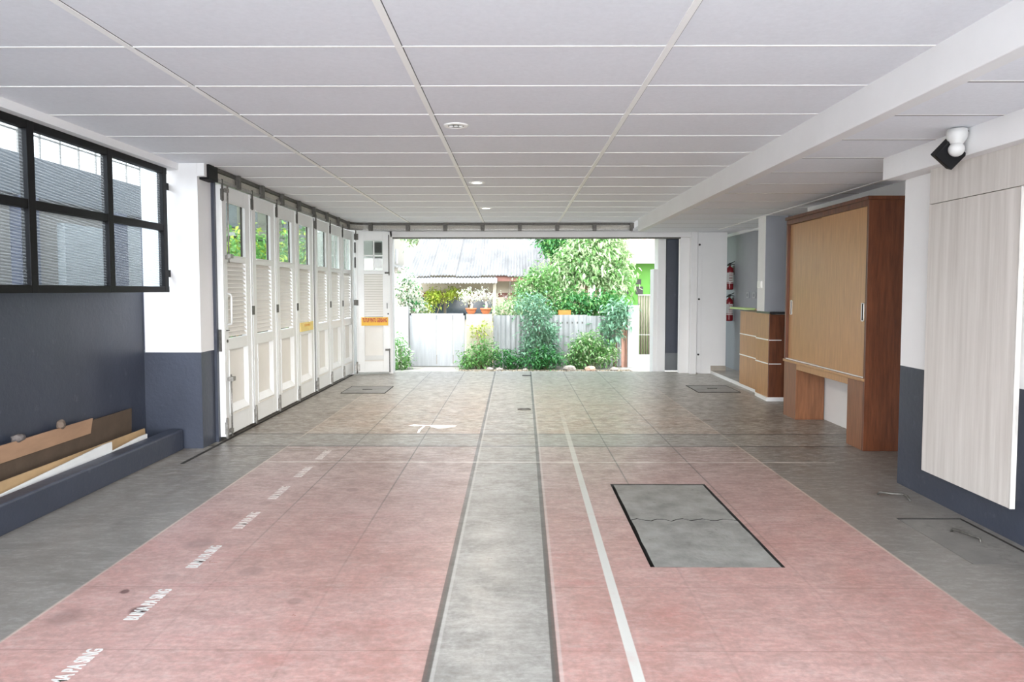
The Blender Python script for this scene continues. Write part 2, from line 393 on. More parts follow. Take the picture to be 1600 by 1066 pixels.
# lobby platform
bm = bmesh.new()
prism(bm, [(3.215, 11.5), (3.215, 9.1), (3.13, 9.1), (3.11, 8.62), (3.65, 8.62), (3.65, 12.6), (3.46, 12.6), (3.46, 11.5)], 2, 0.0, .038, 0)
prism(bm, [(3.205, 11.5), (3.205, 9.09), (3.12, 9.09), (3.10, 8.61), (3.65, 8.61), (3.65, 9.2), (3.23, 9.2), (3.23, 11.5)], 2, .038, .05, 1)
prism(bm, [(3.22, 11.5), (3.22, 9.2), (3.65, 9.2), (3.65, 12.6), (3.46, 12.6), (3.46, 11.5)], 2, .038, .051, 2)
struct('floor', bm, [white, silver, tilef])
struct('baseboard_right', boxes((3.215, 3.46, 11.485, 11.50, .05, .13)), tilef)

# paint on the floor
def stencil(x, y0, y1, body):
    o = text_mesh('stencil_lettering', body, .098, paintw if y0 < 3.5 else mat('worn_floor_paint', (.58, .52, .48), .7, .15, 60), off=.0018, ext=.0004, sx=.60)
    xsx = [v.co.x for v in o.data.vertices]; k = (y1-y0)/(max(xsx)-min(xsx))
    ysx = [v.co.y for v in o.data.vertices]; k2 = .062/(max(ysx)-min(ysx))
    for v in o.data.vertices: v.co.x *= k; v.co.y *= k2
    o.rotation_euler = (0, 0, PI/2); o.location = (x, (y0+y1)/2, .0008); o.parent = floor
    return o
for y in (2.305, 2.84, 3.39, 3.96, 4.53, 5.07, 5.62):
    stencil(-1.61, y, y+.30, 'BLIMA PA SING')
bm = bmesh.new()
def poly(bm, pts, z=.0012): bm.faces.new([bm.verts.new((x, y, z)) for x, y in pts])
poly(bm, [(-1.10, 7.03), (-1.03, 6.99), (-.90, 7.02), (-.62, 7.03), (-.60, 7.055), (-.88, 7.06), (-1.00, 7.08), (-1.05, 7.10)])
poly(bm, [(-.88, 7.02), (-.85, 6.95), (-.78, 6.88), (-.70, 6.90), (-.62, 6.97), (-.60, 7.03)])
poly(bm, [(-.94, 7.04), (-.965, 6.82), (-.955, 6.66), (-.935, 6.68), (-.935, 6.84), (-.915, 7.04)])
pm = obj('paint_splash', bm, mat('spilled_paint', (.86, .86, .86), .4, .02), floor)

# ---------------- floor slab and covers ----------------
bm = bmesh.new(); x0, x1, y0, y1 = .693, 1.326, 3.418, 4.898
crack = [(x0+(x1-x0)*k/16, 4.14+.02*math.sin(k*1.9)+rng.uniform(-.012, .012)) for k in range(17)]
def edge(a, b, n, am):
    return [(a[0]+(b[0]-a[0])*k/n+rng.uniform(-am, am), a[1]+(b[1]-a[1])*k/n+rng.uniform(-am, am)) for k in range(1, n)]
A = [(x0, y0)]+edge((x0, y0), (x1, y0), 12, .004)+[(x1, y0)]+edge((x1, y0), (x1, 4.13), 6, .003)+[(x, y-.004) for x, y in crack[::-1]]+edge((x0, 4.13), (x0, y0), 6, .003)
B = [(x, y+.012) for x, y in crack]+edge((x1, 4.15), (x1, y1), 6, .003)+[(x1, y1)]+edge((x1, y1), (x0, y1), 12, .003)+[(x0, y1)]+edge((x0, y1), (x0, 4.15), 6, .003)
prism(bm, A, 2, -.05, -.003); prism(bm, B, 2, -.05, -.005)
bm.normal_update()
for f in bm.faces:
    if abs(f.normal.z) < .5: f.material_index = 1  # side faces coloured dark so the crack and edges look shaded
tag(obj('concrete_slab', bm, [slabm, dark]), 'cracked grey concrete slab set into the red floor right of the white line', 'slab')
def cover(name, loc, sx, sy, label, z=-.05, top=-.003, hpts=None, m=conc):
    t = thing(name, label, 'drain cover', (loc[0], loc[1], z))
    obj('cover', boxes((-sx/2, sx/2, -sy/2, sy/2, 0, top-z)), m, t, .004)
    if hpts:
        bm = bmesh.new(); tube(bm, [(x, y, q-z) for x, y, q in hpts], .007, 6); obj('handle', bm, dsteel, t)
    return t
mg = mat('margin_cement', (.17, .16, .145), .8, .2, 5, bump=.6, dirt=((.08, .07, .06), 6, .55, .6))
cover('drain_cover', (2.495, 3.815), .37, .69, 'worn cement drain cover with iron handle below the whitewashed panel', hpts=[(.0, .13, -.003), (.0, .12, .015), (.03, .02, .018), (.05, -.04, .016), (.05, -.05, -.003)], m=mg)
def framed(name, x0, x1, y0, y1, label, handle=True):
    t = thing(name, label, 'drain cover', ((x0+x1)/2, (y0+y1)/2, 0)); a, b = (x1-x0)/2, (y1-y0)/2
    obj('cover', boxes((-a, a, -b, b, 0, .004)), conc, t)
    g = .008; obj('rim', boxes((-a, a, -b-g, -b, 0, .006), (-a, a, b, b+g, 0, .006), (-a-g, -a, -b-g, b+g, 0, .006), (a, a+g, -b-g, b+g, 0, .006)), dark, t)
    if handle: obj('handle', boxes((-.07, .06, -.02, 0.01, .004, .012)), dsteel, t)
framed('drain_cover', -2.34, -1.76, 9.26, 9.90, 'square drain cover on the floor near the corner of the folding doors')
framed('drain_cover', 2.46, 3.02, 9.36, 10.02, 'square drain cover on the floor in front of the reception counter')
bm = bmesh.new(); tube(bm, [(0.02, 8.0, .006), (.06, 7.96, .008), (.11, 7.95, .008), (.17, 7.98, .008), (.14, 8.03, .008), (.08, 8.04, .006), (.02, 8.0, .006)], .0045, 6)
tag(obj('iron_ring', bm, dsteel), 'small iron lifting ring lying in the grey centre strip', 'ring')
tag(obj('slot_grate', boxes((.10, .24, 11.17, 11.22, 0, .008)), dark), 'small dark slot cover in the centre strip at the street opening', 'grate')
bm = bmesh.new(); tube(bm, [(2.44, 4.66, .0), (2.45, 4.65, .02), (2.52, 4.60, .022), (2.575, 4.60, .02), (2.58, 4.55, .02), (2.575, 4.50, .0)], .008, 6)
tag(obj('lifting_loop', bm, dsteel), 'rusty iron lifting handle on bare floor near the right wall corner', 'handle')
tag(obj('floor_guide', boxes((-2.665, -2.640, 5.46, 11.30, .0005, .004)), dark), 'thin dark guide channel in the floor under the folding doors', 'channel')

# ---------------- folding doors ----------------
H0, H1 = .035, 2.325
def leaf(n, y, x=-2.66, rz=0., wd=.70, first=False, sticker=None, sign=False, label=''):
    r = bpy.data.objects.new('door_%d' % n, None); C.objects.link(r); r.location = (x, y, 0); r.rotation_euler = (0, 0, rz); r['kind'] = 'structure'
    if label: r['label'] = label
    g = .006; u0, u1 = g, wd-g; s = .125; T = .05
    a, b = u0+s, u1-s
    bm = boxes((-T, 0, u0, a, H0, H1), (-T, 0, b, u1, H0, H1), (-T, 0, a, b, 2.19, H1), (-T, 0, a, b, 1.64, 1.695), (-T, 0, a, b, .825, .93), (-T, 0, a, b, H0, .235))
    # raised moulding beside the panels and the astragal on the closing edge
    for (p, q) in ((a-.018, a), (b, b+.018)): box(bm, 0, .009, p, q, .235, .825); 
    for (p, q) in ((u0+.0, u0+.02), (u1-.02, u1)): box(bm, 0, .012, p, q, H0, H1)
    box(bm, -T-.008, -T+.001, u1-.03, u1+.035, H0, H1); box(bm, 0, .012, a-.01, b+.01, 2.178, 2.192); box(bm, 0, .014, a-.01, b+.01, 1.688, 1.70)  # rear strip added to block daylight through gaps between leaves
    obj('frame', bm, doorw, r, .003)
    obj('pane', boxes((-.03, -.025, a, b, 1.695, 2.19)), gclear, r)
    bm = bmesh.new()
    if n < 8: box(bm, -.028, -.020, *((b-.05, b-.022) if n < 6 else ((a+b)/2+.03, (a+b)/2+.055)), 1.695, 2.19)  # nearer leaves: dark strip stands in for the shaded frame side
    else: box(bm, -.028, -.020, a, b, 1.93, 1.95); box(bm, -.028, -.020, (a+b)/2, (a+b)/2+.02, 1.695, 2.19)
    obj('bar_or_shade_strip', bm, dsteel if n < 6 else doorw, r)
    bm = bmesh.new(); ns = 17
    for k in range(ns):
        z = .945+k*(1.635-.945)/ns; h = (1.635-.945)/ns
        if n == 8: prism(bm, [(-.034, z+h*.55), (-.028, z+h*1.25), (-.012, z+h*.95), (-.008, z+h*.1), (-.016, z+h*.1)], 1, a, b)
        else: prism(bm, [(-.046, z+h*1.15), (-.040, z+h*1.25), (-.006, z+h*.28), (-.006, z+h*.05), (-.012, z+h*.05)], 1, a, b)
    obj('louvre', bm, doorp, r)
    bm = boxes((-.046, -.038, a, b, .235, .825)); 
    prism(bm, [(-.038, .300), (-.004, .238), (.010, .226), (.010, .212), (-.038, .212)], 1, a-.004, b+.004)
    obj('panel', bm, [doorp], r)
    led = bmesh.new(); prism(led, [(-.037, .3035), (.011, .241), (.011, .236), (-.037, .298)], 1, a-.004, b+.004); obj('ledge', led, doorw, r)
    bm = bmesh.new()
    for k in range(18):
        for uu in (u0+.045, u1-.045):
            z = .98+k*.037; box(bm, 0, .003, uu-.004, uu+.004, z, z+.008)
    obj('rivets', bm, doorp, r, kind='stuff')
    if n == 5: obj('gap_shade_strip', boxes((-.03, -.012, -.06, .004, H0, H1)), rubber, r)  # dark strip stands in for the shaded gap between door leaves
    if not first and n not in (5,):
        bm = boxes((.001, .016, -.035, .035, 1.13, 1.22), (.016, .020, -.012, .012, 1.135, 1.215)); obj('hinge', bm, dsteel, r, .003)
    bm = boxes((.002, .014, -.03 if n != 1 else 0.0, .05, .06, .17), (.014, .03, -.008, .022, .03, .20)); 
    tube(bm, [(.022, .007, .02), (.022, .007, .21)], .012, 8); obj('bottom_pivot', bm, steel, r)
    bm = boxes((.002, .016, -.025 if n != 1 else 0.0, .045, 2.19, 2.29), (.012, .024, -.004, .014, 2.18, 2.36)); tube(bm, [(.02, .005, 2.20), (.02, .005, 2.375)], .008, 6)
    obj('top_hanger', bm, dsteel, r)
    if first:
        obj('edge_plate', boxes((-.040, -.012, u0-.003, u0+.002, .82, 1.02)), dsteel, r)
        ph = boxes((0, .005, u0+.05, u0+.105, .72, 1.62)); obj('lock_plate', ph, doorw, r, .002)
        bm = bmesh.new(); tube(bm, [(.004, u0+.09, 1.06), (.04, u0+.09, 1.07), (.045, u0+.09, 1.10), (.045, u0+.09, 1.31), (.04, u0+.09, 1.34), (.004, u0+.09, 1.35)], .009, 8); obj('pull_handle', bm, doorw, r)
        bm = bmesh.new(); tube(bm, [(.005, u0+.075, .91), (.012, u0+.075, .91)], .014, 12); box(bm, .004, .02, u0+.055, u0+.10, 1.005, 1.012); obj('keyhole', bm, dsteel, r)
        for za, zb, zc in ((.06, .60, .56), (1.66, 2.33, 1.69)):
            bm = bmesh.new(); tube(bm, [(.025, u0+.10, za-.03), (.025, u0+.10, zb)], .008, 8)
            for zz in (za, zb-.06): box(bm, 0, .03, u0+.075, u0+.125, zz, zz+.035)
            box(bm, .02, .055, u0+.07, u0+.13, zc-.02, zc+.02); obj('bolt', bm, steel, r)
    if sign:
        o = obj('sign', boxes((.013, .017, .08, .51, .80, .935)), yellow, r)
        tx = text_mesh('lettering', 'TUTUP PINTU GERBANG', .062, redt, off=.0025, ext=.0008)
        xv = [v.co.x for v in tx.data.vertices]; k = .39/(max(xv)-min(xv))
        for v in tx.data.vertices: v.co.x *= k; v.co.y *= 1.45
        tx.rotation_euler = (PI/2, 0, PI/2); tx.location = (.0182, .295, .885); tx.parent = o
        obj('lock_plate', boxes((0, .006, wd-.105, wd-.03, .83, 1.20)), doorw, r, .002)
        bm = bmesh.new(); tube(bm, [(.005, wd-.05, .99), (.014, wd-.05, .99)], .012, 12); obj('keyhole', bm, dark, r)
        bm = bmesh.new(); tube(bm, [(.006, wd-.065, 1.08), (.04, wd-.065, 1.085), (.04, wd-.065, 1.16), (.006, wd-.065, 1.165)], .006, 8); obj('pull_handle', bm, dsteel, r)
        for za, zb, zc in ((.03, .42, .40), (1.62, 2.28, 1.66)):
            bm = bmesh.new(); tube(bm, [(.022, wd-.03, za), (.022, wd-.03, zb)], .008, 8); box(bm, .01, .045, wd-.10, wd-.02, zc-.015, zc+.015); obj('bolt', bm, dsteel, r)
    if sticker:
        obj('sticker', boxes((.0005, .014, a-.02, b+.06, .865, .975)), yellowf, r)
        o = r.children[-1]; tx = text_mesh('lettering', 'TUTUP PINTU', .04, mat('faded_print', (.72, .36, .06), .6, .1), off=.001, ext=.0005)
        tx.rotation_euler = (PI/2, 0, PI/2); tx.location = (.0148, (a+b)/2+.02, .935); tx.parent = o
    return r
ords = ['nearest', 'second', 'third', 'fourth', 'fifth', 'sixth', 'seventh']
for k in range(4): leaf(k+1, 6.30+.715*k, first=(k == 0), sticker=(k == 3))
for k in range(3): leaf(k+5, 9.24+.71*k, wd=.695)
leaf(8, 11.33, x=-2.60, rz=-PI/2+.19, wd=.56, sign=True)

struct('wall_left', boxes((-2.76, -2.655, 11.33, 11.46, 0, 2.33)), white)
struct('wall_left', boxes((-3.0, -2.85, 6.302, 11.5, 0, .55)), blue)  # added low wall, keeps outdoor light from showing under the doors
bm = boxes((-3.5, -2.16, 12.2, 12.3, G0, 3.0)); 
struct('wall_12', bm, mat('side_render', (.30, .30, .28), .8, .06))
for x_, z_ in ((-2.42, 2.12), (-2.42, 1.86), (-2.75, 2.12), (-2.75, 1.86)): struct('window_2', boxes((x_-.075, x_+.075, 12.19, 12.2, z_-.09, z_+.09)), dark)
# hanging track
t = thing('door_track', 'metal sliding track for the folding doors curving from side wall to street opening', 'track', (-2.66, 6.2, 2.33))
def trackpath(dx, dz):
    r = .30; P = [(-2.66+dx, 6.22), (-2.66+dx, 11.02)]
    cx, cy = -2.66+r, 11.02
    for k in range(1, 8):
        a = PI-k*PI/16; rr = r-dx; P.append((cx+rr*math.cos(a), cy+rr*math.sin(a)))
    P.append((cx, cy+r-dx)); P.append((1.86, cy+r-dx))
    return [Vector((x+2.66, y-6.2, dz)) for x, y in P]
def ribbon(bm, P, wz, th, mi=0):
    n = len(P); V = []
    for i, p in enumerate(P):
        d = (P[min(i+1, n-1)]-P[max(i-1, 0)]).normalized(); s = Vector((d.y, -d.x, 0))*th/2
        V.append([bm.verts.new(p+s*q+Vector((0, 0, z))) for q, z in ((-1, 0), (1, 0), (1, wz), (-1, wz))])
    for i in range(n-1):
        for k in range(4): bm.faces.new((V[i][k], V[i][(k+1) % 4], V[i+1][(k+1) % 4], V[i+1][k])).material_index = mi
    bm.faces.new(V[0]); bm.faces.new(V[-1][::-1])
bm = bmesh.new(); ribbon(bm, trackpath(-.01, .035), .055, .02); obj('fascia', bm, mat('track_mesh_metal', (.44, .42, .37), .5, .30, 90), t)
bm = bmesh.new(); ribbon(bm, trackpath(.0, .008), .027, .045); obj('rail', bm, galv, t)
bm = bmesh.new(); ribbon(bm, trackpath(.0, .095), .033, .03); obj('top_channel', bm, dsteel, t)
for k in range(8):
    y = .42+.62*k; obj('bracket', boxes((.012, .05, y, y+.05, .0, .125)), dsteel, t)
for k in range(8):
    x = .32+.60*k; obj('bracket', boxes((x-.03+.0, x+.03, 5.045, 5.10, .0, .125)), dsteel, t)
bm = boxes((-.065, .02, -.16, .02, .0, .13)); obj('end_box', bm, black, t)
obj('end_cover', boxes((-.06, .0, -.21, -.16, .02, .13)), white, t)

# ---------------- black window ----------------
WX = -2.95
def winframe():
    r = bpy.data.objects.new('window_1', None); C.objects.link(r); r['kind'] = 'structure'
    vs = [5.89, 5.10, 4.27, 3.44, 2.61, 1.78, 1.02]
    bm = boxes((WX-.05, WX, .99, 5.93, 1.36, 1.41), (WX-.05, WX, .99, 5.93, 2.355, 2.41), (WX-.045, WX-.003, .99, 5.93, 1.875, 1.93))
    for y in vs: box(bm, WX-.05, WX+.001, y-.032, y+.032, 1.36, 2.41)
    for z in (1.52, 2.26): box(bm, WX-.03, WX-.02, 5.92, 6.0, z-.03, z+.03)
    obj('window_frame', bm, black, r, .003)
    for i in range(len(vs)-1):
        for z0, z1 in ((1.41, 1.875), (1.93, 2.355)):
            obj('pane', boxes((WX-.03, WX-.026, vs[i+1]+.032, vs[i]-.032, z0, z1)), gwave, r)
    return r
winframe()
# light well beyond it
struct('wall_5', boxes((-4.7, -4.6, -1, 10.2, 0, 2.25)), mat('well_wall', (.17, .155, .135), .8, .12, 2))
struct('wall_6', boxes((-4.75, -4.5, -1, 10.2, 2.25, 2.62)), mat('well_beam', (.06, .068, .075), .8, .15, 3))
struct('wall_8', boxes((-4.6, -4.5, 6.35, 6.6, 0, 2.25), (-4.6, -4.5, 7.8, 8.1, 0, 2.25), (-4.6, -4.5, 8.42, 8.74, 0, 2.25)), mat('well_pilaster', (.05, .055, .08), .8, .1))
struct('wall_9', boxes((-4.6, -4.52, 7.0, 7.8, 0, 2.05), (-4.6, -4.52, 8.1, 8.42, 0, 2.2), (-4.6, -4.52, 8.74, 9.6, 0, 2.24)), mat('well_panel', (.24, .25, .245), .8, .1))
struct('floor', boxes((-4.6, -3.38, -1, 6.9, -.1, 0)), conc)
bm = bmesh.new()
for k in range(37): box(bm, -4.62, -4.605, -1+.30*k, -.988+.30*k, 2.62, 3.5)
for z in (2.85, 3.08, 3.31): box(bm, -4.625, -4.605, -1, 10.2, z, z+.012)
tag(obj('security_grille', bm, dsteel), 'thin wire grille above the light well seen through the black window', 'grille')

# ---------------- things behind the kerb ----------------
t = thing('cardboard_box', 'long open cardboard box lying against the slate wall behind the low kerb', 'box', (-3.1, 4.0, 0))
bm = bmesh.new()
v = [(-.10, -1.6, .30), (-.10, 1.22, .30), (-.085, 1.22, .415), (-.085, -1.6, .415)]
prism(bm, [(-.085, .31), (-.075, .31), (-.055, .425), (-.065, .425)], 1, -1.6, 1.14); obj('back_flap', bm, card, t)
bm = bmesh.new(); prism(bm, [(-.112, .0), (-.10, .0), (-.085, .40), (-.10, .40)], 1, -1.6, 1.72); prism(bm, [(-.11, .0), (.05, .0), (.05, .012), (-.11, .012)], 1, -1.6, 1.70); obj('box_body', bm, cardd, t)
bm = bmesh.new(); prism(bm, [(.035, .0), (.047, .0), (.03, .235), (.018, .235)], 1, -1.6, 1.70)
obj('front_flap', bm, mat('cardboard_tan', (.40, .27, .14), .8, .12, 6), t)
for (xx, ya, yb, z0, z1, lb) in ((-3.035, 3.9, 5.15, .15, .232, 'white board strip leaning inside the kerb beside the cardboard box'), (-3.02, 4.6, 5.62, .12, .195, 'short white board sliver at the far end of the cardboard box')):
    bm = bmesh.new(); prism(bm, [(ya, z0), (yb, z0), (yb, z1+.012), (yb-.1, z1+.012), (ya, z0+.02)], 0, xx, xx+.012)
    tag(obj('board_strip', bm, paper), lb, 'board')
def rock(name, loc, s, m, label, cat='stone', group=None):
    bm = bmesh.new(); bmesh.ops.create_icosphere(bm, subdivisions=2, radius=1)
    for v in bm.verts:
        v.co *= 1+rng.uniform(-.16, .16); v.co = Vector((v.co.x*s[0], v.co.y*s[1], v.co.z*s[2]))
    o = obj(name, bm, m); o.location = loc; return tag(o, label, cat, group)
rock('stone_lump', (-3.165, 4.38, .438), (.035, .055, .028), mat('grey_rubble', (.12, .105, .10), .9, .4, 30), 'lump of brown and grey rubble on the cardboard box by the wall')
rock('stone_lump', (-3.165, 4.79, .445), (.03, .028, .035), mat('brown_rubble', (.12, .09, .07), .9, .3), 'small brown rubble piece on the box toward its far end')

# ---------------- ceiling lights ----------------
def downlight(y, lit, label):
    t = thing('downlight', label, 'ceiling light', (-.395, y, 2.46), 0, 'recessed ceiling downlights')
    bm = bmesh.new(); lathe(bm, [(.052, -.002), (.055, -.009), (.078, -.007), (.082, 0), (.082, .001), (.052, .001)], seg=32); obj('trim_ring', bm, tbar, t)
    bm = bmesh.new(); lathe(bm, [(.0535, -.004), (.0535, .0)], seg=32); obj('diffuser' if lit else 'baffle', bm, lampon if lit else mat('lamp_recess', (.16, .15, .14), .5, .1), t)
    if lit:
        l = bpy.data.lights.new('lamp', 'AREA'); l.shape = 'DISK'; l.size = .10; l.energy = 7; l.color = (1, .90, .76); l.spread = math.radians(150)
        lo = bpy.data.objects.new('lamp', l); C.objects.link(lo); lo.parent = t; lo.location = (0, 0, -.012)
    if not lit:
        for k in range(3):
            bm = bmesh.new(); lathe(bm, [(.008, -.011), (.014, -.009), (.014, -.004)], c=(-.032+.032*k, 0, 0), seg=12); obj('bulb', bm, tbar, t)
downlight(4.64, False, 'unlit round downlight with three small bulbs, nearest in the ceiling')
downlight(7.07, True, 'lit round downlight in the middle of the ceiling, second from the camera')
downlight(9.25, True, 'lit round downlight farthest away near the street opening')

# floodlight
t = thing('floodlight', 'white sensor mount with square black floodlight under the right ceiling edge', 'floodlight', (2.52, 4.05, 2.30))
bm = bmesh.new(); lathe(bm, [(.02, 0), (.05, -.004), (.055, -.03), (.052, -.055), (.034, -.085), (.030, -.092)], seg=24); obj('mount', bm, mat('mount_plastic', (.58, .58, .57), .45, .03), t)
bm = bmesh.new(); bmesh.ops.create_uvsphere(bm, u_segments=20, v_segments=12, radius=.042)
for v in bm.verts: v.co += Vector((-.005, -.005, -.118))
for f in bm.faces: f.smooth = True
obj('sensor_head', bm, mat('mount_plastic', (.58, .58, .57), .45, .03), t)
o = obj('lamp_head', boxes((-.068, .068, -.03, .03, -.058, .058)), black, t, .004)
o.location = (-.012, .055, -.135); o.rotation_euler = (.35, math.radians(37), .15)
bm = bmesh.new(); tube(bm, [(.04, 0, -.02), (.075, .0, -.012), (.09, -.1, -.01), (.09, -.5, -.008)], .005, 6); obj('cable', bm, rubber, t)

# ---------------- cabinet ----------------
CX, CB = 2.97, 3.28; ya, yb = 5.93, 7.72
t = thing('wooden_cabinet', 'tall brown wood veneer cabinet with sliding doors standing on two box legs', 'cabinet', (3.12, 6.8, 0))
def L(bs): return boxes(*[(a-3.12, b-3.12, c-6.8, d-6.8, e, f) for a, b, c, d, e, f in bs])
obj('carcass', L([(CX, CB, ya, ya+.028, .0, 2.14), (CX, CB, yb-.03, yb, .61, 2.14), (CX+.06, CB-.001, ya+.01, yb-.01, .62, 2.12), (CX+.001, CB-.002, ya+.02, yb-.02, 2.09, 2.14)]), wood, t, .002)
obj('leg', L([(CX+.004, CB-.002, ya+.028, ya+.31, 0, .595)]), woodm, t, .002)
obj('leg', L([(CX+.004, CB-.002, yb-.33, yb, 0, .595)]), woodm, t, .002)
obj('shelf', L([(CX-.012, CX+.06, ya+.002, yb+.002, .597, .622)]), woodl, t, .003)
obj('apron', L([(CX+.006, CX+.03, ya+.31, yb-.33, .535, .595)]), woodl, t, .002)
obj('cornice', L([(CX-.014, CB, ya-.012, yb+.01, 2.1405, 2.172)]), wood, t, .003)
d1 = obj('sliding_door', L([(CX+.008, CX+.028, ya+.030, ya+.93, .635, 2.088)]), woodl, t, .001)
d2 = obj('sliding_door', L([(CX+.032, CX+.05, ya+.90, yb-.035, .635, 2.088)]), woodl, t, .001)
for d, yy, xx in ((d1, ya+.075, CX+.006), (d2, yb-.10, CX+.030)):
    bm = boxes(*[(xx-3.12-.003, xx-3.12+.004, yy-6.8+a, yy-6.8+b, c, e) for a, b, c, e in ((-.022, -.014, 1.11, 1.27), (.014, .022, 1.11, 1.27), (-.022, .022, 1.11, 1.118), (-.022, .022, 1.262, 1.27))])
    hh = obj('recessed_pull', bm, silver, d)
    obj('pull_recess', L([(xx-.0005, xx+.004, yy-.014, yy+.014, 1.118, 1.262)]), dark, d)
obj('door_rail', L([(CX+.004, CX+.05, ya+.03, yb-.03, .625, .633)]), silver, t)

# ---------------- reception counter ----------------
t = thing('reception_counter', 'wood panelled reception counter with white inlay strips and black granite top', 'counter', (3.3, 9.3, .05))
def L2(bs): return boxes(*[(a-3.3, b-3.3, c-9.3, d-9.3, e-.05, f-.05) for a, b, c, d, e, f in bs])
obj('side_panel', L2([(3.195, 3.225, 9.08, 9.95, .05, 1.085), (3.125, 3.155, 8.64, 9.08, .05, 1.085), (3.225, 3.60, 9.90, 9.95, .05, 1.085)]), woodl, t, .002)  # lighter wood than the end panel, street light put into the colour
obj('end_panel', L2([(3.128, 3.60, 8.62, 8.66, .05, 1.075), (3.40, 3.6, 8.66, 9.0, .05, 1.07)]), wood, t, .002)
obj('countertop', L2([(3.118, 3.62, 8.60, 9.06, 1.085, 1.11), (3.19, 3.62, 9.06, 9.97, 1.085, 1.11)]), granite, t, .003)
for z in (.755, .46):
    obj('inlay_strip', L2([(3.190, 3.196, 9.08, 9.95, z, z+.014), (3.120, 3.126, 8.64, 9.08, z, z+.014), (3.128, 3.28, 8.614, 8.621, z, z+.010)]), silver, t)
bm = boxes((3.10, 3.24, 9.45, 10.12, 1.111, 1.135)); tag(obj('paper_strip', bm, limep), 'pale lime green folded strip lying on the reception counter', 'paper')
bm = boxes((3.20, 3.42, 9.10, 9.36, 1.111, 1.125)); tag(obj('paper_stack', bm, mat('brown_paper', (.50, .33, .20), .8, .2)), 'low stack of brown papers on the counter beside the column', 'paper')
t = thing('wall_switch', 'white double switch on the lobby column above the counter', 'switch', (3.12, 8.93, 1.45))
obj('plate', boxes((-.02, 0, -.07, .07, -.045, .045)), tbar, t, .003)
obj('button', boxes((-.026, -.02, -.055, -.005, -.03, .03), (-.026, -.02, .005, .055, -.03, .03)), silver, t)
for k in range(3):
    t = thing('wall_socket', 'white wall socket in a row of three behind the counter, ' + ('nearest the extinguishers', 'the middle one', 'nearest the column')[k], 'socket', (3.65, 11.0-.30*k, 1.30), 0, 'wall sockets in the lobby')
    obj('plate', boxes((-.014, 0, -.06, .06, -.045, .045)), mat('socket_plate', (.40, .42, .44), .5, .05), t, .003)
    bm = bmesh.new(); tube(bm, [(-.014, 0, 0), (-.018, 0, 0)], .028, 16); obj('outlet', bm, mat('socket_grey', (.22, .24, .26), .5, .05), t)

# fire extinguishers
def extinguisher(z, label):
    t = thing('fire_extinguisher', label, 'fire extinguisher', (3.575, 11.72, z), 0, 'fire extinguishers on the lobby wall')
    bm = bmesh.new(); lathe(bm, [(.045, 0), (.060, .006), (.062, .02), (.062, .31), (.058, .345), (.042, .372), (.020, .386), (.016, .40)], seg=28); obj('cylinder', bm, red, t)
    bm = bmesh.new(); lathe(bm, [(.0625, .125), (.0632, .126), (.0632, .285), (.0625, .286)], seg=28); obj('label', bm, label_m, t)
    p = t.children[-1]
    bm = boxes(*[(-.028, .028, -.0645, -.0625, zz, zz+.008) for zz in (.15, .18, .20, .235, .26)]); obj('print', bm, red, p)
    bm = bmesh.new(); lathe(bm, [(.0625, .105), (.0645, .107), (.0645, .113), (.0625, .115)], seg=28); obj('strap', bm, silver, t)
    bm = bmesh.new(); lathe(bm, [(.018, .395), (.022, .40), (.022, .425), (.012, .43)], seg=14); obj('valve', bm, dsteel, t)
    bm = bmesh.new(); tube(bm, [(-.035, -.01, .425), (.01, -.01, .43), (.09, -.02, .415)], [.007, .009, .006], 6); tube(bm, [(-.02, -.01, .44), (.02, -.01, .445), (.075, -.02, .475)], [.007, .008, .006], 6); obj('handle', bm, rubber, t)
    bm = bmesh.new(); tube(bm, [(-.018, 0, .415), (-.06, 0, .405), (-.085, 0, .36), (-.085, 0, .25), (-.075, 0, .10)], [.009, .009, .009, .009, .012], 8); obj('hose', bm, rubber, t)
    obj('wall_bracket', boxes((.05, .075, -.02, .02, .25, .40)), dsteel, t)
extinguisher(1.385, 'upper red fire extinguisher hung high on the lobby wall')
extinguisher(.86, 'lower red fire extinguisher hung just behind the counter edge')
for z in (.32, 1.23, 2.12):
    bm = bmesh.new(); tube(bm, [(3.0, 11.469, z), (3.0, 11.455, z)], .016, 12)
    tag(obj('rubber_stop', bm, rubber), 'small black round stop on the right door jamb, ' + {.32: 'lowest of three', 1.23: 'middle of three', 2.12: 'topmost of three'}[z], 'door stop', 'black stops on the jamb')

# whitewashed panels
t = thing('whitewashed_board', 'whitewashed wood board fixed on the slate and white right wall', 'panel', (2.73, 4.12, .2))
obj('board', boxes((-.07, -.045, -.40, .42, 0, 1.725)), plank, t, .002)
obj('batten', boxes((-.045, 0, -.33, -.28, .02, 1.7), (-.045, 0, .35, .40, .02, 1.7)), plank, t)
obj('edge_strip', boxes((-.073, -.045, -.406, -.398, 0, 1.725)), mat('worn_edge', (.50, .48, .45), .7, .25, 30, (1, 1, .2)), t)
tag(obj('top_panel', boxes((2.665, 2.73, 1.2, 4.545, 1.93, 2.15)), plank), 'pinkish whitewashed board strip above the large wall board under the ceiling beam', 'panel')

# ---------------- outside ----------------
G = -.30
struct('ground', boxes((-14, 14, 11.78, 15.6, G-.2, G)), road)
struct('ground', boxes((-14, 14, 15.6, 40, G-.25, G-.02)), soil)
struct('ground', boxes((-14, -4.7, -8, 11.78, G-.2, G)), road)
struct('ground', boxes((-4.7, -3.22, 6.9, 11.78, G-.2, G)), road)
struct('ground', boxes((-14, 14, -30, YR, -.25, -.02)), mat('bounce_ground', (.62, .62, .62), .8, .08, 2))  # unseen ground behind camera, made pale to bounce light onto the ceiling
struct('trim_8', boxes((-2.6, 3.2, 11.78, 11.86, G, -.02)), conc)

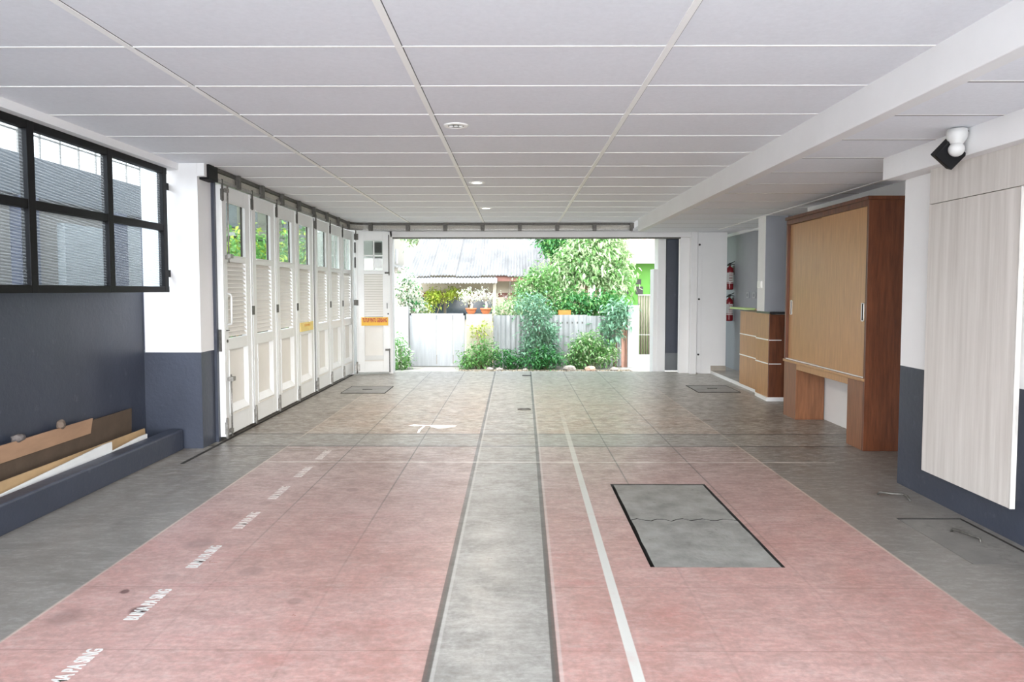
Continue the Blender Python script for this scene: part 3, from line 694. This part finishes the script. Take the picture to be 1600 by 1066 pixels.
def corrugated(bm, x0, x1, ya, za, yb, zb, pitch=.075, amp=.014, mi=0):
    n = int((x1-x0)/pitch*6); r0 = []; r1 = []
    nrm = Vector((0, -(zb-za), yb-ya)).normalized()
    for i in range(n+1):
        x = x0+(x1-x0)*i/n; o = nrm*amp*math.cos(2*PI*x/pitch)
        r0.append(bm.verts.new(Vector((x, ya, za))+o)); r1.append(bm.verts.new(Vector((x, yb, zb))+o))
    for i in range(n): bm.faces.new((r0[i], r0[i+1], r1[i+1], r1[i])).material_index = mi
# house
h = thing('house', 'low cream house with corrugated roof beyond the fence', 'house', (0, 18.0, G))
def LH(bs): return boxes(*[(a, b, c-18, d-18, e-G, f-G) for a, b, c, d, e, f in bs])
obj('wall', LH([(-3.6, 1.9, 18.0, 18.2, G, 1.80)]), cream, h)
roofp = bmesh.new()
corr_rows = [(17.35, 1.76), (18.55, 2.235), (19.65, 2.70), (20.8, 3.20)]
def sheets(bm, rows, x0, x1, wd):
    for i in range(len(rows)-1):
        (y0, z0), (y1, z1) = rows[i], rows[i+1]; x = x0; k = 0
        while x < x1-.05:
            dz = .022*(k % 2); xe = min(x+wd, x1)
            corrugated(bm, x, xe-.006, y0-18-.08, z0-G-.03+dz, y1-18, z1-G+dz); x += wd; k += 1
sheets(roofp, corr_rows, -2.75, 1.45, .63)
ro = obj('roof', roofp, roofm, h); sm = ro.modifiers.new('solid', 'SOLIDIFY'); sm.thickness = .012
bm = bmesh.new(); corrugated(bm, -2.75, -.47, 16.95-18, 1.56-G, 17.40-18, 1.71-G); o = obj('awning', bm, mat('white_awning', (.30, .30, .30), .6, .05), h); o.modifiers.new('solid', 'SOLIDIFY').thickness = .012
obj('fascia', LH([(-.50, 1.4, 17.36, 17.40, 1.60, 1.76)]), brownf, h)
for x0, x1, z0, z1, m in ((-1.80, -1.24, .62, 1.32, pane_dark), (-1.18, -.62, .62, 1.32, pane_dark), (-2.40, -1.86, .62, 1.32, pane_dark)):
    f = obj('window', LH([(x0-.04, x1+.04, 17.97, 18.0, z0-.04, z1+.04)]), mat('window_frame_tan', (.40, .34, .25), .7, .1), h)
    obj('pane', LH([(x0, x1, 17.96, 17.975, z0, z1-.14)]), m, f); obj('vent', LH([(x0, x1, 17.96, 17.975, z1-.12, z1)]), brownf, f)
obj('door', LH([(-.46, .45, 17.96, 18.0, G, 1.30)]), mat('tan_door', (.60, .52, .40), .7, .06), h)
obj('door_vent', LH([(-.46, .45, 17.955, 17.97, 1.20, 1.31)]), brownf, h)
obj('post', LH([(-.58, -.50, 17.5, 17.58, G, 1.72)]), cream, h)
# green neighbour
h = thing('green_house', 'bright lime green house with square dark vents and pale tiled roof', 'house', (3.2, 18.0, G))
bm = LH([(2.2, 5.2, 18.0, 18.2, G, 2.08)]); 
for v in bm.verts: v.co.x -= 3.2
obj('wall', bm, green, h)
for x in (2.78, 3.15, 3.52):
    for z, hh in ((1.53, .13), (1.27, .20)):
        obj('vent', boxes((x-3.2-.065, x-3.2+.065+.05*(hh > .15), -.02, .01, z-G, z-G+hh)), dark, h)
bm = bmesh.new()
for i in range(9):
    y0 = -.55+i*.28; z0 = 2.08-G+i*.13; 
    prev = None
    for k in range(61):
        x = -1.2+k*.055; zz = .035*abs(math.sin(k*PI/5))
        cur = (bm.verts.new((x, y0, z0+zz)), bm.verts.new((x, y0+.31, z0+zz+.13)), bm.verts.new((x, y0, z0+zz-.03)))
        if prev:
            bm.faces.new((prev[0], cur[0], cur[1], prev[1])); bm.faces.new((prev[2], cur[2], cur[0], prev[0]))
        prev = cur
obj('roof', bm, tiler, h)
obj('fascia', boxes((-1.2, 2.0, -.56, -.50, 1.90-G+.15, 2.10-G)), mat('pale_fascia', (.62, .60, .57), .7, .05), h)

# fence line at Y=15.2
FY = 15.2
t = thing('metal_gate', 'white sheet metal gate panels at the left of the fence across the street', 'gate', (-1.72, FY, G))
obj('gate_panel', boxes((-.58, -.02, -.015, .015, .05, 1.15), (-.01, .34, -.015, .015, .05, 1.15), (.35, .58, -.015, .015, .05, 1.15)), gatem, t, .003)
obj('gate_frame', boxes((-.60, .60, -.02, .02, 1.13, 1.17), (-.60, .60, -.02, .02, .02, .06), (-.60, -.57, -.02, .02, 0, 1.17), (.57, .60, -.02, .02, 0, 1.17)), gatem, t)
tag(obj('pillar', boxes((-1.08, -.52, FY-.10, FY+.12, G, .86)), mat('cream_pillar', (.36, .33, .24), .8, .1, 4)), 'wide cream masonry pillar carrying two flowerpots beside the white gate', 'pillar')
t = thing('sheet_fence', 'weathered grey corrugated metal fence behind the street bushes', 'fence', (.9, FY, G))
bm = bmesh.new(); 
def vcorr(bm, x0, x1, z0, z1, y, pitch=.11, amp=.014):
    n = int((x1-x0)/pitch*6); a = []; b = []
    for i in range(n+1):
        x = x0+(x1-x0)*i/n; o = amp*math.cos(2*PI*x/pitch); a.append(bm.verts.new((x, y+o, z0))); b.append(bm.verts.new((x, y+o, z1)))
    for i in range(n): bm.faces.new((a[i], a[i+1], b[i+1], b[i]))
vcorr(bm, -1.40, -.35, .02, 1.13, 0); vcorr(bm, -.36, .65, .02, 1.14, .012); vcorr(bm, .64, 1.48, .02, 1.12, 0)
o = obj('sheeting', bm, metalf, t); o.modifiers.new('solid', 'SOLIDIFY').thickness = .004
[obj('rail', boxes((-1.40, 1.48, .02, .05, a, a+.04)), dsteel, t) for a in (.2, .95)]
tag(obj('pillar', boxes((2.42, 2.66, FY-.12, FY+.12, G, 1.05)), mat('white_pillar', (.34, .33, .31), .8, .05)), 'white square pillar between the bushes and the bamboo gate', 'pillar')
tag(obj('low_wall', boxes((2.38, 2.42, FY-.02, FY+.1, G, .62), (2.30, 2.39, FY-.02, FY+.1, G, .62)), mat('pink_render', (.55, .30, .22), .8, .12)), 'short piece of pink rendered wall left of the white pillar', 'wall')
t = thing('bamboo_gate', 'tall narrow gate of weathered upright bamboo slats right of the fence', 'gate', (2.84, FY, G))
bm = bmesh.new()
for k in range(7): tube(bm, [(-.165+k*.055, 0, .24), (-.165+k*.055, 0, 1.58)], .0255, 8)
obj('slats', bm, bamboo, t); [obj('cross_bar', boxes((-.19, .19, -.03, -.02, a, b)), galv, t) for a, b in ((.24, .28), (.70, .715), (1.56, 1.585))]
obj('sill', boxes((-.2, .38, -.05, .05, 0, .24)), mat('cream_sill', (.70, .60, .45), .8, .08), t)
struct('wall_10', boxes((3.24, 3.6, FY-.1, FY+.1, G, 1.3)), white)
tag(obj('pillar', boxes((-2.72, -2.34, FY-.1, FY+.12, G, 1.02)), mat('left_pillar', (.36, .355, .34), .8, .06)), 'bleached white pillar left of the sheet metal gate', 'pillar')
struct('wall_11', boxes((-4.6, -2.72, FY, FY+.12, G, 1.9)), mat('left_render', (.42, .42, .41), .8, .06))

# plants
def leafmesh(name, blobs, n, size, m, parent, asp=.45, droop=.3, off=(0, 0, 0), m2=None):
    cs = []; tot = sum(b[3]*b[4]*b[5] for b in blobs)
    for (x, y, z, rx, ry, rz) in blobs:
        k = max(8, int(n*rx*ry*rz/tot)); d = rng.normal(size=(k, 3)); d /= np.linalg.norm(d, axis=1)[:, None]
        r = rng.uniform(.35, 1.05, size=(k, 1))**.6; q = d*r*np.array([rx, ry, rz])
        nc = max(5, k//22); dc = rng.normal(size=(nc, 3)); dc /= np.linalg.norm(dc, axis=1)[:, None]
        cc = dc*rng.uniform(.45, 1.12, size=(nc, 1))*np.array([rx, ry, rz]); w_ = rng.random((k, 1)) < .78
        q = np.where(w_, cc[rng.integers(0, nc, k)]+rng.normal(size=(k, 3))*size*.85, q); cs.append(np.array([x, y, z])+q)
    P = np.concatenate(cs)-np.array(off); k = len(P)
    a = rng.uniform(0, 2*PI, k); el = rng.normal(-droop, .5, k)
    D = np.stack([np.cos(a)*np.cos(el), np.sin(a)*np.cos(el), np.sin(el)], 1)
    Q = np.stack([-np.sin(a), np.cos(a), rng.normal(0, .35, k)], 1); Q /= np.linalg.norm(Q, axis=1)[:, None]
    N = np.cross(D, Q); L = size*rng.uniform(.6, 1.3, (k, 1))
    v0 = P; v1 = P+D*L*.45+Q*L*asp*.5+N*L*.06; v2 = P+D*L-np.array([0, 0, 1])*L*.15; v3 = P+D*L*.45-Q*L*asp*.5+N*L*.06
    V = np.stack([v0, v1, v2, v3], 1).reshape(-1, 3); F = np.arange(4*k).reshape(-1, 4)
    me = bpy.data.meshes.new(name); me.from_pydata(V.tolist(), [], F.tolist()); me.materials.append(m)
    if m2:
        me.materials.append(m2); me.polygons.foreach_set('material_index', (rng.random(k) < .3).astype(np.int32))
    o = bpy.data.objects.new(name, me); C.objects.link(o); o.parent = parent; return o
def plant(name, label, blobs, n, size, m, base, stems=3, cat='bush', asp=.45, sr=.012, group=None, m2=None):
    t = thing(name, label, cat, base, 0, group)
    leafmesh('foliage', blobs, int(n*(1.25 if m2 else 1)), size, m, t, asp, off=base, m2=m2)
    bm = bmesh.new()
    for i in range(stems):
        b = blobs[i % len(blobs)]; tip = Vector((b[0], b[1], b[2]+b[5]*.3))-Vector(base)
        st = Vector((rng.uniform(-.04, .04), rng.uniform(-.03, .03), 0))
        mid = st.lerp(tip, .5)+Vector((rng.uniform(-.05, .05), 0, .05))
        tube(bm, [st, mid, tip], [sr, sr*.7, sr*.4], 6)
    obj('stem', bm, bark, t)
    return t
g = G
plant('bush', 'bushy green shrub below the flowerpot pillar across the street', [(-.85, 14.8, g+.28, .33, .16, .30), (-.62, 14.8, g+.38, .28, .15, .26), (-1.0, 14.78, g+.16, .2, .15, .16)], 1300, .075, lf_mid, (-.8, 14.8, g))
plant('bush', 'low dark green bush against the corrugated fence, left of the tall shrub', [(-.25, 14.8, g+.22, .30, .16, .24), (.0, 14.8, g+.14, .25, .18, .16)], 900, .075, lf_deep, (-.2, 14.9, g))
plant('shrub', 'tall blue-green shrub growing up over the middle of the fence', [(.42, 14.85, g+.45, .36, .25, .40), (.5, 14.85, g+.95, .36, .25, .35), (.35, 14.9, g+1.35, .38, .25, .28), (.75, 14.9, g+.6, .2, .2, .4)], 3000, .085, lf_teal, (.5, 14.95, g), 5)
plant('bush', 'dark green foliage at the foot of the tall blue-green shrub', [(.55, 14.65, g+.26, .35, .18, .24), (.78, 14.65, g+.2, .2, .15, .2)], 800, .09, lf_deep, (.6, 14.7, g))
plant('bush', 'rounded pale green bush by the right end of the fence', [(1.55, 14.85, g+.36, .45, .25, .34), (1.95, 14.85, g+.26, .28, .2, .24), (1.25, 14.85, g+.22, .25, .2, .2), (1.6, 14.9, g+.62, .25, .2, .2)], 2200, .08, lf_mid, (1.6, 14.9, g), 4, m2=lf_pale)
plant('creeper', 'leafy creeper spilling over the fence top beside the white pillar', [(2.1, 15.05, g+.95, .28, .15, .42), (2.25, 15.1, g+1.25, .2, .15, .2)], 900, .12, lf_teal, (2.15, 15.1, g))
plant('young_plant', 'sparse yellow-green sapling in front of the cream flowerpot pillar', [(-.85, 14.96, g+.78, .18, .04, .15), (-.68, 14.96, g+.9, .14, .04, .12)], 160, .07, lf_lime, (-.75, 14.97, g), 3)
plant('bush', 'pale overgrown plant at the left edge of the street opening', [(-2.45, 14.7, g+.35, .22, .2, .34), (-2.5, 14.7, g+.12, .2, .2, .14)], 700, .09, lf_mid, (-2.48, 14.8, g), m2=lf_white)
plant('creeper', 'bleached climbing plant over the left boundary wall', [(-2.45, 15.6, 1.35, .22, .2, .50), (-2.25, 15.7, .95, .22, .2, .3)], 1300, .09, lf_white, (-2.4, 15.7, g), 3, m2=lf_deep)
plant('garden_bush', 'small light green bush behind the corrugated fence near the tan door', [(-.28, 15.7, .92, .26, .2, .16), (-.02, 15.7, .95, .2, .2, .2)], 600, .07, lf_pale, (-.2, 15.75, g), m2=lf_mid)
plant('hanging_vine', 'yellow-green vine trailing along the house eave above the dark windows', [(-2.05, 17.3, 1.22, .25, .15, .20), (-1.75, 17.3, 1.28, .3, .12, .14), (-1.35, 17.3, 1.30, .35, .1, .10), (-2.2, 17.3, 1.0, .18, .12, .2)], 1500, .075, lf_lime, (-2.3, 17.4, g), 2)
tr = thing('tree', 'large leafy tree with pale foliage filling the middle of the garden', 'tree', (1.62, 16.6, g))
bm = bmesh.new()
for dx, tip in ((0, (.1, 0, 2.3)), (.10, (.45, .1, 2.4)), (-.08, (-.35, 0, 2.2)), (.18, (.7, -.1, 2.1))):
    tube(bm, [(dx, 0, 0), (dx*1.2, 0, 1.0), (dx+tip[0]*.4, 0, 1.6), tip], [.06, .055, .04, .02], 8)
obj('trunk', bm, bark, tr)
tb = [(1.7, 16.6, 2.25, .60, .45, .42), (2.2, 16.6, 2.1, .48, .4, .45), (1.25, 16.6, 1.95, .45, .4, .38), (2.35, 16.5, 1.6, .33, .3, .35), (1.85, 16.5, 1.8, .5, .3, .3), (1.0, 16.5, 1.55, .42, .3, .25), (1.95, 16.6, 2.7, .55, .4, .35)]
leafmesh('foliage', tb, 8000, .15, lf_pale, tr, .38, .5, off=(1.62, 16.6, g), m2=lf_mid)
plant('tree', 'dark green treetop rising over the corrugated roof left of the pale tree', [(.95, 17.2, 2.55, .40, .35, .38), (1.2, 17.2, 2.3, .3, .3, .28), (.75, 17.2, 2.85, .35, .3, .25)], 2600, .10, lf_deep, (1.05, 17.25, g), 3, 'tree', sr=.04, m2=lf_mid)
plant('shrub', 'light green garden shrub in front of the brown fascia', [(.30, 16.1, 1.45, .35, .25, .26), (.6, 16.1, 1.7, .35, .25, .28), (.2, 16.1, 1.15, .3, .25, .3), (.75, 16.1, 1.25, .35, .25, .35)], 3000, .085, lf_mid, (.45, 16.15, g), 4, m2=lf_pale)
plant('shrub', 'deep green shrubs beneath the tree trunk behind the fence', [(1.45, 16.0, 1.05, .5, .3, .28), (2.1, 16.0, 1.0, .4, .3, .3), (1.0, 16.0, .95, .35, .3, .25)], 2600, .10, lf_deep, (1.6, 16.05, g), 4, m2=lf_mid)
tag(obj('storage_tub', boxes((.95, 1.22, 15.55, 15.85, G, .93)), orange), 'orange-brown crate top showing above the fence among the leaves', 'crate')
plant('tree', 'pale green treetop far behind at the upper left of the opening', [(-3.1, 22.0, 3.15, .5, .5, .45)], 900, .12, lf_pale, (-3.0, 22, g), 2, 'tree', sr=.05, m2=lf_teal)
# pots
def pot(x, lb):
    t = thing('potted_bonsai', lb, 'potted plant', (x, FY, .86), 0, 'terracotta pots on the pillar')
    bm = bmesh.new(); lathe(bm, [(.065, 0), (.10, .05), (.115, .10), (.125, .10), (.125, .125), (.105, .125)], seg=20); obj('pot', bm, terra, t)
    bm = bmesh.new(); tube(bm, [(0, 0, .1), (.02, 0, .2), (-.01, 0, .3)], [.04, .025, .015], 8)
    for k in range(9):
        a = k*2.4; tube(bm, [(-.01, 0, .26), (.07*math.cos(a), .04*math.sin(a), .38), (.16*math.cos(a), .08*math.sin(a), .38+.03*(k % 4))], [.012, .008, .004], 5)
    obj('stem', bm, mat('pale_bark', (.45, .42, .36), .8, .15), t)
    leafmesh('foliage', [(0, 0, .42, .24, .15, .16)], 260, .06, lf_white, t, .5, .2)
pot(-.98, 'white-flowered bonsai in a terracotta pot, left of two on the cream pillar'); pot(-.66, 'white-flowered bonsai in a terracotta pot, right of two on the cream pillar')
t = thing('hanging_planter', 'small plant in a wire basket hanging from the house eave', 'hanging plant', (-.15, 17.2, 1.10))
bm = bmesh.new(); lathe(bm, [(.03, -.02), (.08, .02), (.11, .08)], seg=14); obj('basket', bm, bark, t)
leafmesh('foliage', [(0, 0, .09, .17, .12, .07), (0, 0, -.02, .1, .08, .08)], 160, .06, leafmat('leaf_mauve', (.28, .20, .20), (.55, .48, .45)), t)
bm = bmesh.new()
for k in range(3): tube(bm, [(.1*math.cos(k*2.1), .1*math.sin(k*2.1), .08), (0, 0, .50)], .004, 5)
tube(bm, [(0, 0, .5), (0, 0, .66)], .004, 5); obj('wire', bm, dsteel, t)
spots = [(-.55, 14.55, .05), (1.12, 14.5, .09), (1.55, 14.48, .08), (2.05, 14.5, .06), (.2, 14.5, .04), (-.35, 14.5, .05)]
rl = ['small pale stone left of the low dark bush', 'large grey stone between the tall shrub and the rounded bush', 'reddish stone at the foot of the rounded bush', 'pale rubble stone at the foot of the white pillar', 'small stone under the tall blue-green shrub', 'whitish stone in front of the low dark bush']
for (x, y, s), lb in zip(spots, rl): rock('garden_stone', (x, y, G+s*.5), (s*1.5, s, s*.8), mat('pinkish_stone', (.45, .30, .22), .9, .25) if 'red' in lb else stone, lb, 'stone', 'stones at the roadside')
bm = bmesh.new()
for k in range(700):
    x = rng.uniform(-1.2, 2.4); y = 14.62-abs(rng.normal(0, .16)); s = rng.uniform(.008, .028)
    a = rng.uniform(0, PI); c_, s_ = math.cos(a)*s, math.sin(a)*s
    bm.faces.new([bm.verts.new(p) for p in ((x-c_, y-s_, G+.002), (x+s_, y-c_, G+.012), (x+c_, y+s_, G+.004), (x-s_, y+c_, G+.016))])
tag(obj('leaf_litter', bm, mat('dry_litter', (.32, .26, .18), .9, .5, 20)), 'dry leaves and gravel scattered along the roadside verge', 'litter', kind='stuff')

# beyond the folding doors: hedge and pale facade
plant('hedge', 'green hedge seen through the glass of the folding doors', [(-6.2, 13.0, 1.5, .6, 1.2, 1.0), (-6.3, 15.0, 1.6, .6, 1.3, 1.0), (-6.4, 17.2, 1.7, .6, 1.4, 1.1), (-6.5, 19.5, 1.8, .6, 1.4, 1.2), (-6.5, 22.0, 1.8, .6, 1.6, 1.3), (-6.5, 25, 1.9, .6, 1.8, 1.4)], 8000, .18, lf_mid, (-6.3, 14.5, g), 6, 'hedge', sr=.03, m2=lf_lime)
h = thing('pale_building', 'pale building with dark windows glimpsed through the folding door glass', 'building', (-8, 18, G))
obj('wall', boxes((-.2, 0, 1, 32, 0, 6)), mat('pale_facade', (.16, .155, .13), .8, .05), h)
for k in range(6, 24): obj('window', boxes((0, .03, -8.4+k*1.6, -7.6+k*1.6, 3.45, 4.4)), pane_dark, h)
obj('eave', boxes((0, .5, 1, 32, 3.15, 3.27)), mat('grey_eave', (.12, .125, .12), .8, .05), h)
